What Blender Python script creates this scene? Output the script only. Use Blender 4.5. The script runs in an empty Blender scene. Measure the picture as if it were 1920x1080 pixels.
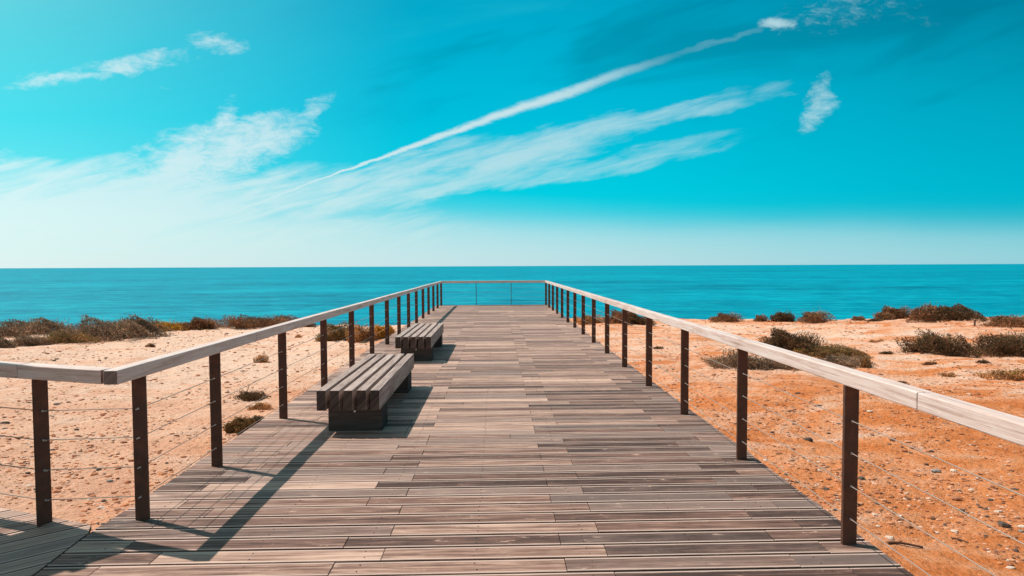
import bpy, math, random
import numpy as np
from mathutils import Vector, Matrix
R = math.radians
random.seed(7)
rng = np.random.default_rng(7)
scene = bpy.context.scene
col = scene.collection

# ------------------------------------------------------------------ camera
FPX = 1097.0                     # focal length in pixels of a 1920 wide frame
CAM = Vector((0.0, 0.0, 1.65))
YAW, PITCH, ROLL = R(1.497), R(2.160), R(0.247)
fwd = Vector((math.sin(YAW)*math.cos(PITCH), math.cos(YAW)*math.cos(PITCH), -math.sin(PITCH)))
rgt = Vector((math.cos(YAW), -math.sin(YAW), 0))
upv = rgt.cross(fwd)
rgt2 = rgt*math.cos(ROLL) - upv*math.sin(ROLL)
up2 = upv*math.cos(ROLL) + rgt*math.sin(ROLL)
cam_data = bpy.data.cameras.new('camera')
cam = bpy.data.objects.new('camera', cam_data); col.objects.link(cam)
M3 = Matrix((rgt2, up2, -fwd)).transposed()
cam.matrix_world = Matrix.Translation(CAM) @ M3.to_4x4()
cam_data.sensor_width = 36; cam_data.lens = 36*FPX/1920
cam_data.clip_start = 0.05; cam_data.clip_end = 200000
scene.camera = cam

def ray(px, py):
    return fwd + rgt2*((px-960)/FPX) - up2*((py-540)/FPX)

# ------------------------------------------------------------------ node helpers
class NT:
    def __init__(s, tree): s.t = tree
    def n(s, typ, **kw):
        nd = s.t.nodes.new(typ)
        for k, v in kw.items(): setattr(nd, k, v)
        return nd
    def put(s, sock, v):
        if isinstance(v, bpy.types.NodeSocket): s.t.links.new(v, sock)
        elif v is not None:
            try: sock.default_value = v
            except Exception: sock.default_value = (*v, 1.0)
    def m(s, op, a, b=None, c=None, clamp=False):
        nd = s.n('ShaderNodeMath', operation=op, use_clamp=clamp)
        for i, v in enumerate((a, b, c)):
            if v is not None: s.put(nd.inputs[i], v)
        return nd.outputs[0]
    def vm(s, op, a, b=None):
        nd = s.n('ShaderNodeVectorMath', operation=op)
        s.put(nd.inputs[0], a)
        if b is not None: s.put(nd.inputs[1], b)
        return nd.outputs[0]
    def mix(s, f, a, b, blend='MIX'):
        nd = s.n('ShaderNodeMix', data_type='RGBA', blend_type=blend)
        s.put(nd.inputs[0], f)
        for i, v in ((6, a), (7, b)):
            s.put(nd.inputs[i], (*v, 1.0) if isinstance(v, tuple) and len(v) == 3 else v)
        return nd.outputs[2]
    def ss(s, x, lo, hi, a=0.0, b=1.0):
        nd = s.n('ShaderNodeMapRange', interpolation_type='SMOOTHSTEP')
        for i, v in enumerate((x, lo, hi, a, b)): s.put(nd.inputs[i], v)
        return nd.outputs[0]
    def comb(s, x, y, z=0.0):
        nd = s.n('ShaderNodeCombineXYZ')
        for i, v in enumerate((x, y, z)): s.put(nd.inputs[i], v)
        return nd.outputs[0]
    def sep(s, v):
        nd = s.n('ShaderNodeSeparateXYZ'); s.put(nd.inputs[0], v); return nd.outputs
    def noise(s, vec, scale, detail=4, rough=0.55, dist=0.0, out=0):
        nd = s.n('ShaderNodeTexNoise')
        s.put(nd.inputs['Vector'], vec); s.put(nd.inputs['Scale'], scale)
        s.put(nd.inputs['Detail'], detail); s.put(nd.inputs['Roughness'], rough)
        s.put(nd.inputs['Distortion'], dist)
        return nd.outputs[out]
    def ramp(s, f, stops, interp='LINEAR'):
        nd = s.n('ShaderNodeValToRGB'); nd.color_ramp.interpolation = interp
        el = nd.color_ramp.elements
        while len(el) < len(stops): el.new(0.5)
        for e, (p, c) in zip(el, stops):
            e.position = p; e.color = (*c, 1.0) if len(c) == 3 else c
        s.put(nd.inputs[0], f)
        return nd.outputs[0]

# ------------------------------------------------------------------ sun and sky
SUN_DIR = Vector((-0.645, 0.285, 1.0)).normalized()
sun_el = math.asin(SUN_DIR.z); sun_az = math.atan2(SUN_DIR.x, SUN_DIR.y)
sl = bpy.data.lights.new('sun', 'SUN'); sl.energy = 4.8; sl.angle = R(0.5); sl.color = (1.0, 0.94, 0.86)
so = bpy.data.objects.new('sun', sl); col.objects.link(so)
so.rotation_euler = SUN_DIR.to_track_quat('Z', 'Y').to_euler(); so.location = (-20, 8, 30)

world = bpy.data.worlds.new('World'); scene.world = world; world.use_nodes = True
def build_world():
    t = world.node_tree
    for nd in list(t.nodes): t.nodes.remove(nd)
    N = NT(t)
    out = N.n('ShaderNodeOutputWorld')
    sky = N.n('ShaderNodeTexSky', sky_type='NISHITA', sun_disc=False, sun_elevation=sun_el, sun_rotation=sun_az)
    skyc = N.mix(1.0, sky.outputs[0], (0.0, 0.35, 0.35, 1.0), 'MULTIPLY')
    bg1 = N.n('ShaderNodeBackground'); N.put(bg1.inputs[0], skyc); bg1.inputs[1].default_value = 0.05
    dirv = N.vm('NORMALIZE', N.n('ShaderNodeTexCoord').outputs['Generated'])
    x, y, z = N.sep(dirv)
    ay = N.m('MAXIMUM', N.m('ABSOLUTE', y), 0.03)
    u = N.m('DIVIDE', x, ay); v = N.m('DIVIDE', z, ay)
    P = lambda px, py: (lambda d: (d.x/d.y, d.z/d.y))(ray(px, py))
    us = N.m('MULTIPLY', N.m('ADD', u, 1.0), 0.5, clamp=True)      # 0 left .. 1 right
    el = N.m('ABSOLUTE', v)
    # clear air, zenith to horizon, left (towards the sun) to right
    colL = N.ramp(el, [(0.0, (0.28, 0.78, 0.83)), (0.25, (0.08, 0.70, 0.78)), (0.48, (0.14, 0.60, 0.66)), (1.0, (0.02, 0.36, 0.46))])
    colC = N.ramp(el, [(0.0, (0.02, 0.56, 0.68)), (0.13, (0.0, 0.56, 0.70)), (0.27, (0.0, 0.46, 0.64)), (0.46, (0.0, 0.34, 0.52)), (1.0, (0.0, 0.16, 0.32))])
    colR = N.ramp(el, [(0.0, (0.02, 0.44, 0.58)), (0.13, (0.0, 0.40, 0.55)), (0.27, (0.0, 0.34, 0.48)), (0.46, (0.0, 0.19, 0.30)), (1.0, (0.0, 0.12, 0.22))])
    base = N.mix(N.ss(us, 0.02, 0.46), colL, colC)
    base = N.mix(N.ss(us, 0.5, 1.0), base, colR)
    zen = N.ss(z, 0.50, 0.85)
    back = N.ss(y, 0.35, -0.25)
    base = N.mix(N.m('MULTIPLY', zen, 0.8), base, (0.13, 0.21, 0.25))
    base = N.mix(N.m('MULTIPLY', back, 0.85), base, (0.17, 0.235, 0.26))
    # broad faint darker lanes of clear air and lighter streaks
    ca, sa = math.cos(R(-14)), math.sin(R(-14))
    ru = N.m('ADD', N.m('MULTIPLY', u, ca), N.m('MULTIPLY', v, -sa))
    rv = N.m('ADD', N.m('MULTIPLY', u, sa), N.m('MULTIPLY', v, ca))
    lane = N.noise(N.comb(N.m('MULTIPLY', ru, 0.9), N.m('MULTIPLY', rv, 4.2), 3.3), 1.7, 4, 0.55, 0.4)
    base = N.mix(N.m('MULTIPLY', N.m('MULTIPLY', N.ss(lane, 0.5, 0.34), 0.42), N.m('MULTIPLY', N.ss(el, 0.12, 0.34), N.ss(us, 0.1, 0.4))), base, (0.0, 0.12, 0.19))
    base = N.mix(N.m('MULTIPLY', N.m('MULTIPLY', N.ss(lane, 0.54, 0.75), 0.35), N.ss(el, 0.2, 0.4)), base, (0.03, 0.52, 0.66))
    # pale band of haze lying on the horizon, higher and whiter on the left
    hz_top = N.ss(us, 0.0, 0.75, 0.15, 0.088)
    wob = N.m('MULTIPLY', N.m('SUBTRACT', N.noise(N.comb(u, N.m('MULTIPLY', v, 5.0), 1.0), 2.2, 3), 0.5), 0.018)
    ew = N.m('ADD', el, wob); hb = N.m('ADD', N.m('MULTIPLY', N.ss(ew, hz_top, N.m('MULTIPLY', hz_top, 0.45)), 0.30), N.m('MULTIPLY', N.ss(ew, N.m('MULTIPLY', hz_top, 1.25), 0.0), 0.70))
    hzc = N.ramp(us, [(0.0, (0.86, 0.88, 0.88)), (0.45, (0.64, 0.76, 0.80)), (0.75, (0.45, 0.68, 0.75)), (1.0, (0.33, 0.62, 0.70))])
    base = N.mix(N.m('MULTIPLY', N.m('MULTIPLY', hb, 0.93), N.ss(y, -0.3, 0.3, 0.35, 1.0)), base, hzc)
    # cirrus, placed by direction
    wv = N.comb(N.m('MULTIPLY', ru, 1.0), N.m('MULTIPLY', rv, 2.6), 0.0)
    d1 = N.n('ShaderNodeTexNoise'); N.put(d1.inputs['Vector'], wv); d1.inputs['Scale'].default_value = 7; d1.inputs['Detail'].default_value = 6; d1.inputs['Roughness'].default_value = 0.62
    dr, dg, db = N.sep(d1.outputs[1])
    du = N.m('ADD', u, N.m('MULTIPLY', N.m('SUBTRACT', dr, 0.5), 0.10))
    dv = N.m('ADD', v, N.m('MULTIPLY', N.m('SUBTRACT', dg, 0.5), 0.055))
    fib = N.noise(N.comb(N.m('MULTIPLY', ru, 3.0), N.m('MULTIPLY', rv, 20.0), 0.0), 2.4, 7, 0.66, 0.5)
    puff = N.noise(N.comb(N.m('MULTIPLY', u, 1.0), N.m('MULTIPLY', v, 2.2), 5.0), 24, 9, 0.74, 0.4)
    def blob(x0, y0, x1, y1, w, s):
        (a0, b0), (a1, b1) = P(x0, y0), P(x1, y1)
        cx, cy = (a0+a1)/2, (b0+b1)/2
        L = max(math.hypot(a1-a0, b1-b0)/2, 0.004); th = math.atan2(b1-b0, a1-a0)
        W = w/FPX; c, q = math.cos(th), math.sin(th)
        a = N.m('ADD', N.m('MULTIPLY', N.m('SUBTRACT', du, cx), c/L), N.m('MULTIPLY', N.m('SUBTRACT', dv, cy), q/L))
        b = N.m('ADD', N.m('MULTIPLY', N.m('SUBTRACT', du, cx), -q/W), N.m('MULTIPLY', N.m('SUBTRACT', dv, cy), c/W))
        e = N.m('SUBTRACT', 1.0, N.m('ADD', N.m('MULTIPLY', a, a), N.m('MULTIPLY', b, b)), clamp=True)
        return N.m('MULTIPLY', e, s)
    def union(lst):
        r = lst[0]
        for q in lst[1:]: r = N.m('MAXIMUM', r, q)
        return r
    soft = union([blob(400, 440, 1030, 262, 50, 1.0), blob(760, 352, 1290, 200, 42, 1.1), blob(1080, 242, 1450, 172, 27, .85),
                  blob(430, 425, 1130, 292, 34, .95), blob(840, 360, 1440, 250, 28, .75), blob(620, 335, 960, 262, 30, .7),
                  blob(-250, 400, 640, 385, 95, 1.5), blob(150, 392, 860, 335, 58, 1.05), blob(-160, 345, 330, 312, 40, .95),
                  blob(-200, 460, 1000, 425, 70, .8), blob(1400, 185, 1510, 155, 16, .6)])
    ragged = union([blob(180, 385, 520, 252, 80, 1.6), blob(310, 335, 610, 212, 56, 1.5), blob(412, 310, 444, 178, 30, 1.2),
                    blob(520, 245, 640, 172, 24, .85), blob(-5, 165, 210, 125, 24, 1.05), blob(110, 145, 385, 92, 24, 1.05),
                    blob(340, 62, 470, 98, 24, .85), blob(1552, 132, 1508, 262, 36, 1.15), blob(1518, 215, 1566, 205, 22, .5),
                    blob(1415, 43, 1502, 46, 16, 1.3), blob(1380, 60, 1780, -20, 42, .33), blob(-30, 290, 60, 330, 30, .6),
                    blob(1500, 30, 1800, 40, 20, .22), blob(270, 160, 330, 165, 8, .4)])
    faint = blob(1240, 112, 1470, 42, 7, .14)
    a_soft = N.m('MULTIPLY', N.ss(N.m('ADD', soft, N.m('MULTIPLY', N.m('SUBTRACT', fib, 0.5), 2.3)), 0.0, 1.35), N.ss(soft, 0.0, 0.4))
    a_rag = N.m('MULTIPLY', N.ss(N.m('ADD', ragged, N.m('MULTIPLY', N.m('SUBTRACT', puff, 0.5), 3.0)), 0.15, 1.75), N.ss(ragged, 0.0, 0.25))
    # contrail: a long thin curve
    pts = [(392, 416, 2), (500, 375, 3), (640, 322, 4), (725, 292, 6), (850, 247, 9), (960, 207, 11), (1060, 176, 13), (1160, 138, 12), (1250, 110, 9), (1318, 86, 5)]
    uv = [(*P(p[0], p[1]), p[2]*0.8/FPX) for p in pts]
    u0, u1 = uv[0][0], uv[-1][0]
    vmax = 0.5
    tt = N.m('DIVIDE', N.m('SUBTRACT', u, u0), u1-u0)
    def curve(vals):
        fc = N.n('ShaderNodeFloatCurve'); cv = fc.mapping.curves[0]
        for i, (p, val) in enumerate(vals):
            if i < 2: cv.points[i].location = (p, val)
            else: cv.points.new(p, val)
        fc.mapping.update(); N.put(fc.inputs['Value'], N.m('ADD', tt, 0.0, clamp=True)); return fc.outputs[0]
    vals = [((a-u0)/(u1-u0), b) for a, b, w in uv]; wid = [((a-u0)/(u1-u0), w*20) for a, b, w in uv]
    def order(l): return [l[0], l[-1]] + l[1:-1]
    cc = curve(order(vals)); ww = N.m('DIVIDE', curve(order(wid)), 20.0)
    dist = N.m('ABSOLUTE', N.m('SUBTRACT', N.m('ADD', v, N.m('MULTIPLY', N.m('SUBTRACT', puff, 0.5), 0.014)), cc))
    ct = N.ss(N.m('DIVIDE', dist, ww), 1.35, 0.15)
    ct = N.m('MULTIPLY', ct, N.m('MULTIPLY', N.ss(tt, 0.0, 0.06), N.ss(tt, 1.0, 0.66)))
    ct = N.m('MULTIPLY', N.m('MULTIPLY', ct, N.ss(fib, 0.1, 0.5, 0.72, 0.98)), N.m('GREATER_THAN', y, 0.0))
    cl = N.m('MAXIMUM', N.m('MULTIPLY', a_soft, N.ss(us, 0.3, 0.75, 0.84, 0.62)), N.m('MAXIMUM', N.m('MULTIPLY', a_rag, 0.88), N.m('MAXIMUM', ct, faint)), clamp=True)
    cc2 = N.ramp(us, [(0.0, (0.80, 0.86, 0.86)), (0.5, (0.60, 0.74, 0.76)), (1.0, (0.42, 0.66, 0.72))])
    base = N.mix(cl, base, cc2)
    # glare of the air around the sun
    dt = N.vm('DOT_PRODUCT', dirv, tuple(SUN_DIR))
    dn = [nd for nd in t.nodes if nd.type == 'VECT_MATH' and nd.operation == 'DOT_PRODUCT'][-1].outputs['Value']
    gl = N.m('MULTIPLY', N.ss(dn, 0.72, 1.0), 0.6)
    base = N.mix(gl, base, (0.9, 0.93, 0.92))
    bg2 = N.n('ShaderNodeBackground'); N.put(bg2.inputs[0], base); bg2.inputs[1].default_value = 0.95
    ad = N.n('ShaderNodeAddShader')
    t.links.new(bg1.outputs[0], ad.inputs[0]); t.links.new(bg2.outputs[0], ad.inputs[1]); t.links.new(ad.outputs[0], out.inputs[0])
build_world()

scene.view_settings.view_transform = 'Standard'; scene.view_settings.look = 'None'
scene.view_settings.exposure = 0.0; scene.view_settings.gamma = 1.0
scene.render.engine = 'CYCLES'
scene.cycles.use_denoising = True
scene.cycles.max_bounces = 6

# ------------------------------------------------------------------ object helpers
def tag(o, label=None, cat=None, group=None, kind=None):
    if label: o['label'] = label
    if cat: o['category'] = cat
    if group: o['group'] = group
    if kind: o['kind'] = kind
    return o
def empty(name, loc=(0, 0, 0), rz=0):
    o = bpy.data.objects.new(name, None); col.objects.link(o); o.location = loc; o.rotation_euler = (0, 0, rz)
    o.empty_display_size = 0.2
    return o
class MB:
    """mesh builder: verts, faces, one uv (metres along, metres across) and one colour per face"""
    def __init__(s): s.v = []; s.f = []; s.uv = []; s.c = []; s.w = {}
    def prism(s, quad, z0, z1, d, tone=None):
        """quad: 4 xy corners counter-clockwise seen from above; d: unit xy direction of the grain"""
        b = len(s.v); t = (-d[1], d[0])
        ou, ov = random.uniform(0, 40), random.uniform(0, 40)
        tn = tone if tone is not None else (random.random(), random.random(), random.random())
        for z in (z0, z1):
            for q in quad: s.v.append((q[0], q[1], z))
        for f in ((3, 2, 1, 0), (4, 5, 6, 7), (0, 1, 5, 4), (1, 2, 6, 5), (2, 3, 7, 6), (3, 0, 4, 7)):
            e1 = (s.v[b+f[1]][0]-s.v[b+f[0]][0], s.v[b+f[1]][1]-s.v[b+f[0]][1]); l1 = math.hypot(*e1) or 1
            endg = f[0] in (0, 1, 2, 3) and f != (3, 2, 1, 0) and abs(e1[0]*t[0]+e1[1]*t[1])/l1 > 0.7
            s.f.append(tuple(b+i for i in f)); s.c.append((tn[0]-1.3, tn[1], tn[2]*.3) if endg else tn)
            if f == (4, 5, 6, 7):
                for k_, e_ in enumerate((0.0, 0.0, 1.0, 1.0)): s.w[len(s.uv)+k_] = e_
            for i in f:
                p = s.v[b+i]
                s.uv.append((p[0]*d[0]+p[1]*d[1]+ou, p[0]*t[0]+p[1]*t[1]+p[2]+ov))
    def box(s, x0, x1, y0, y1, z0, z1, d=(0, 1), tone=None):
        s.prism([(x0, y0), (x1, y0), (x1, y1), (x0, y1)], z0, z1, d, tone)
    def obox(s, c, d, L, W, z0, z1, tone=None):
        """box centred at c (xy), long direction d, half length L, half width W"""
        t = (-d[1], d[0])
        q = [(c[0]+a*L*d[0]+b*W*t[0], c[1]+a*L*d[1]+b*W*t[1]) for a, b in ((-1, -1), (1, -1), (1, 1), (-1, 1))]
        s.prism(q, z0, z1, d, tone)
    def tube(s, p0, p1, r, n=6, tone=(.5, .5, .5)):
        p0, p1 = Vector(p0), Vector(p1); ax = (p1-p0).normalized()
        a = ax.orthogonal().normalized(); c = ax.cross(a)
        b = len(s.v)
        for p in (p0, p1):
            for i in range(n):
                th = 2*math.pi*i/n; s.v.append(tuple(p+(a*math.cos(th)+c*math.sin(th))*r))
        for i in range(n):
            j = (i+1) % n; s.f.append((b+i, b+j, b+n+j, b+n+i)); s.c.append(tone); s.uv += [(0, 0)]*4
        s.f.append(tuple(b+i for i in reversed(range(n)))); s.c.append(tone); s.uv += [(0, 0)]*n
        s.f.append(tuple(b+n+i for i in range(n))); s.c.append(tone); s.uv += [(0, 0)]*n
    def build(s, name, mat, parent=None, bevel=0, smooth=False, seg=2, edge_mat=None):
        me = bpy.data.meshes.new(name); me.from_pydata(s.v, [], s.f)
        uvl = me.uv_layers.new(name='UVMap'); uvl.data.foreach_set('uv', np.array(s.uv, dtype=np.float32).ravel())
        u2 = me.uv_layers.new(name='across'); a2 = np.full((len(s.uv), 2), 0.5, dtype=np.float32)
        if s.w: a2[list(s.w.keys()), 1] = list(s.w.values())
        u2.data.foreach_set('uv', a2.ravel()); uvl = me.uv_layers['UVMap']; uvl.active_render = True
        ca = me.color_attributes.new('tone', 'FLOAT_COLOR', 'CORNER')
        arr = np.concatenate([np.tile(np.array([*c, 1.0]), (len(f), 1)) for f, c in zip(s.f, s.c)])
        ca.data.foreach_set('color', arr.astype(np.float32).ravel())
        me.materials.append(mat)
        if smooth: me.polygons.foreach_set('use_smooth', [True]*len(me.polygons))
        o = bpy.data.objects.new(name, me); col.objects.link(o)
        if parent: o.parent = parent
        if bevel:
            bm = o.modifiers.new('bevel', 'BEVEL'); bm.width = bevel; bm.segments = seg; bm.limit_method = 'ANGLE'
            if edge_mat: me.materials.append(edge_mat); bm.material = 1
        return o

# ------------------------------------------------------------------ materials
def new_mat(name):
    m = bpy.data.materials.new(name); m.use_nodes = True
    t = m.node_tree
    for nd in list(t.nodes): t.nodes.remove(nd)
    N = NT(t); o = N.n('ShaderNodeOutputMaterial'); b = N.n('ShaderNodeBsdfPrincipled')
    t.links.new(b.outputs[0], o.inputs[0])
    return m, N, b
def bump(N, b, h, strength, dist):
    bp = N.n('ShaderNodeBump'); bp.inputs['Strength'].default_value = strength; bp.inputs['Distance'].default_value = dist
    N.put(bp.inputs['Height'], h); N.put(b.inputs['Normal'], bp.outputs[0])
def attr(N, name='tone'):
    a = N.n('ShaderNodeAttribute', attribute_name=name); return N.sep(a.outputs['Color'])

def wood_mat(name, dark, mid, light, grey, contrast=1.0, rough=0.75, bstr=0.5, edges=False):
    m, N, b = new_mat(name)
    uv = N.n('ShaderNodeTexCoord').outputs['UV']
    ux, vy, _ = N.sep(uv); r, g, bl = attr(N)
    endg = N.m('LESS_THAN', r, -0.05); r = N.m('ADD', r, N.m('MULTIPLY', endg, 1.0))
    off = N.m('MULTIPLY', g, 37.0)
    g1 = N.noise(N.comb(N.m('MULTIPLY', ux, 2.2), N.m('MULTIPLY', vy, 60.0), off), 1.0, 5, 0.62, 0.6)       # fine grain
    g2 = N.noise(N.comb(N.m('MULTIPLY', ux, 0.9), N.m('MULTIPLY', vy, 13.0), off), 1.0, 4, 0.6, 1.2)        # broad figure
    g3 = N.noise(N.comb(N.m('MULTIPLY', ux, 5.0), N.m('MULTIPLY', vy, 9.0), off), 1.0, 5, 0.65)            # wear patches
    tone = N.m('ADD', N.m('MULTIPLY', N.m('SUBTRACT', r, 0.5), 0.75*contrast),
               N.m('ADD', N.m('MULTIPLY', N.m('SUBTRACT', g1, 0.5), 1.7), N.m('MULTIPLY', N.m('SUBTRACT', g2, 0.5), 0.95)))
    tone = N.m('ADD', N.m('ADD', tone, 0.5), N.m('MULTIPLY', N.m('SUBTRACT', g3, 0.5), 0.45))
    c = N.ramp(tone, [(0.0, dark), (0.45, mid), (1.0, light)])
    c = N.mix(N.m('MULTIPLY', N.ss(N.m('ADD', bl, N.m('MULTIPLY', g3, 0.5)), 0.7, 1.2), 0.6), c, grey)
    # dark specks, small cracks along the grain
    cr = N.noise(N.comb(N.m('MULTIPLY', ux, 7.0), N.m('MULTIPLY', vy, 150.0), off), 1.0, 2, 0.5)
    c = N.mix(N.m('MULTIPLY', N.ss(cr, 0.66, 0.74), 0.55), c, tuple(q*0.35 for q in dark))
    # pale scuffs
    sc = N.noise(N.comb(N.m('MULTIPLY', ux, 9.0), N.m('MULTIPLY', vy, 38.0), N.m('ADD', off, 9.0)), 1.0, 6, 0.7, 0.5)
    c = N.mix(N.m('MULTIPLY', N.m('MULTIPLY', N.ss(sc, 0.57, 0.68), N.ss(g3, 0.5, 0.62)), 0.55), c, tuple(min(q*1.35, 0.8) for q in light))
    if edges:                                           # long edges of every board are worn pale
        uvn = N.n('ShaderNodeUVMap', uv_map='across'); _, va, _ = N.sep(uvn.outputs[0])
        e = N.m('MULTIPLY', N.m('MINIMUM', va, N.m('SUBTRACT', 1.0, va)), 137.0)      # millimetres from the edge
        e = N.m('ADD', e, N.m('MULTIPLY', N.m('SUBTRACT', g3, 0.5), 14.0))
        c = N.mix(N.m('MULTIPLY', N.ss(e, 20.0, 7.0), 0.72), c, (0.72, 0.51, 0.42))
    c = N.mix(endg, c, N.mix(1.0, c, (0.30, 0.27, 0.26), 'MULTIPLY'))     # darker end grain, with the shade of unlit ends painted in
    N.put(b.inputs['Base Color'], c)
    N.put(b.inputs['Roughness'], N.ss(g1, 0.3, 0.7, rough+0.1, rough-0.08))
    b.inputs['Specular IOR Level'].default_value = 0.3
    bump(N, b, N.m('ADD', g1, N.m('MULTIPLY', cr, -0.6)), bstr, 0.003)
    return m
M_DECK = wood_mat('weathered_deck_wood', (0.060, 0.031, 0.024), (0.225, 0.116, 0.084), (0.62, 0.39, 0.29), (0.24, 0.17, 0.145), 1.2, edges=True)
M_RAIL = wood_mat('pale_rail_wood', (0.42, 0.25, 0.20), (0.72, 0.52, 0.45), (0.86, 0.73, 0.67), (0.70, 0.60, 0.56), 0.4, 0.5, 0.6)
M_BENCH = wood_mat('grey_bench_wood', (0.10, 0.062, 0.052), (0.38, 0.27, 0.23), (0.60, 0.46, 0.40), (0.38, 0.31, 0.28), 0.5, 0.8, 0.6)
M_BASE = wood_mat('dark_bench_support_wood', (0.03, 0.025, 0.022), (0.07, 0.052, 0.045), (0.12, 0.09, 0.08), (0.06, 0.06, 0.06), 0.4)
M_UNDER = wood_mat('dark_joist_wood', (0.012, 0.008, 0.006), (0.03, 0.02, 0.015), (0.05, 0.035, 0.026), (0.03, 0.026, 0.024), 0.4)

m, N, b = new_mat('brown_painted_steel')
oc = N.n('ShaderNodeTexCoord').outputs['Object']
nz = N.noise(oc, 14, 5, 0.6)
N.put(b.inputs['Base Color'], N.mix(N.ss(nz, 0.4, 0.75), (0.095, 0.042, 0.028), (0.15, 0.060, 0.034)))
b.inputs['Roughness'].default_value = 0.6; b.inputs['Specular IOR Level'].default_value = 0.3
bump(N, b, N.noise(oc, 120, 3), 0.15, 0.001)
M_POST = m
m, N, b = new_mat('steel_cable')
b.inputs['Base Color'].default_value = (0.40, 0.30, 0.245, 1); b.inputs['Metallic'].default_value = 0.2; b.inputs['Roughness'].default_value = 0.42
M_CABLE = m
m, N, b = new_mat('steel_fitting')
b.inputs['Base Color'].default_value = (0.72, 0.70, 0.68, 1); b.inputs['Metallic'].default_value = 0.6; b.inputs['Roughness'].default_value = 0.3
M_FIT = m
m, N, b = new_mat('dark_screw_metal')
b.inputs['Base Color'].default_value = (0.05, 0.035, 0.03, 1); b.inputs['Roughness'].default_value = 0.6
M_SCREW = m

# sandy ground
def sand():
    m, N, b = new_mat('orange_sand')
    p = N.n('ShaderNodeTexCoord').outputs['Object']
    big = N.noise(p, 0.13, 4, 0.55, 0.6)
    mid = N.noise(N.vm('MULTIPLY', p, (0.6, 1.5, 1.0)), 0.75, 6, 0.65, 0.8)
    sm = N.noise(p, 3.6, 7, 0.75)
    fine = N.noise(p, 26.0, 6, 0.75)
    f = N.m('ADD', N.m('MULTIPLY', big, 0.6), N.m('ADD', N.m('MULTIPLY', mid, 0.75), N.m('MULTIPLY', sm, 0.35)))
    c = N.ramp(N.m('SUBTRACT', f, 0.35), [(0.36, (0.68, 0.195, 0.055)), (0.47, (0.80, 0.285, 0.110)), (0.54, (0.84, 0.39, 0.215)), (0.61, (0.86, 0.54, 0.40))])
    sx, sy, sz_ = N.sep(p)
    palef = N.m('ADD', N.ss(N.m('ADD', sx, N.m('MULTIPLY', big, 3.0)), -1.0, -4.0, 0.0, 0.62), N.m('MULTIPLY', N.ss(N.m('ADD', sy, N.m('MULTIPLY', mid, 8.0)), 13.0, 21.0), N.ss(mid, 0.38, 0.60, 0.05, 0.70)), clamp=True)
    c = N.mix(palef, c, (0.90, 0.585, 0.43))  # paler sand at left and far off, plus a painted light veil at left
    # darker crumbly soil patches
    cr = N.m('MULTIPLY', N.ss(sm, 0.52, 0.66), N.ss(mid, 0.42, 0.62))
    c = N.mix(N.m('MULTIPLY', cr, 0.50), c, (0.45, 0.16, 0.055))
    c = N.mix(N.m('MULTIPLY', N.ss(fine, 0.54, 0.68), 0.60), c, (0.36, 0.13, 0.05))
    c = N.mix(N.m('MULTIPLY', N.ss(fine, 0.44, 0.33), 0.3), c, (0.92, 0.62, 0.42))
    # streaks of brown dead plant matter
    st = N.noise(N.vm('MULTIPLY', p, (1.0, 2.6, 1.0)), 2.1, 7, 0.75, 0.5)
    c = N.mix(N.m('MULTIPLY', N.ss(st, 0.62, 0.70), 0.55), c, (0.20, 0.085, 0.035))
    N.put(b.inputs['Base Color'], c)
    b.inputs['Roughness'].default_value = 0.95; b.inputs['Specular IOR Level'].default_value = 0.1
    vo = N.n('ShaderNodeTexVoronoi'); N.put(vo.inputs['Vector'], p); vo.inputs['Scale'].default_value = 13
    h = N.m('ADD', N.m('MULTIPLY', sm, 1.6), N.m('ADD', N.m('MULTIPLY', fine, 0.45), N.m('MULTIPLY', vo.outputs[0], -0.35)))
    bump(N, b, h, 1.0, 0.065)
    return m
M_SAND = sand()

# sea
def sea_mat():
    m, N, b = new_mat('turquoise_sea')
    p = N.n('ShaderNodeTexCoord').outputs['Object']
    q = N.vm('MULTIPLY', p, (0.35, 1.0, 1.0))
    w1 = N.noise(q, 0.045, 6, 0.62, 0.3); w2 = N.noise(q, 0.22, 6, 0.72); w4 = N.noise(q, 0.085, 5, 0.6, 0.2); w5 = N.noise(N.vm('MULTIPLY', p, (0.25, 1.0, 1.0)), 0.02, 5, 0.62); w3 = N.noise(N.vm('MULTIPLY', p, (0.2, 1.0, 1.0)), 0.006, 5, 0.6, 0.4)
    f = N.m('ADD', N.m('MULTIPLY', w1, 0.25), N.m('ADD', N.m('MULTIPLY', w3, 0.25), N.m('ADD', N.m('MULTIPLY', w4, 0.25), N.m('MULTIPLY', w5, 0.25))))
    c = N.ramp(f, [(0.42, (0.0, 0.15, 0.225)), (0.5, (0.0, 0.25, 0.345)), (0.58, (0.0, 0.37, 0.46))])
    c = N.mix(N.m('MULTIPLY', N.ss(w2, 0.52, 0.66), 0.6), c, (0.02, 0.46, 0.53))
    c = N.mix(N.m('MULTIPLY', N.ss(w2, 0.48, 0.34), 0.55), c, (0.0, 0.13, 0.21))
    N.put(b.inputs['Base Color'], c)
    b.inputs['Roughness'].default_value = 0.5; b.inputs['Specular IOR Level'].default_value = 0.08; b.inputs['IOR'].default_value = 1.33
    bump(N, b, N.m('ADD', N.m('MULTIPLY', w1, 3.0), w2), 0.8, 1.6)
    return m
M_SEA = sea_mat()

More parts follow.
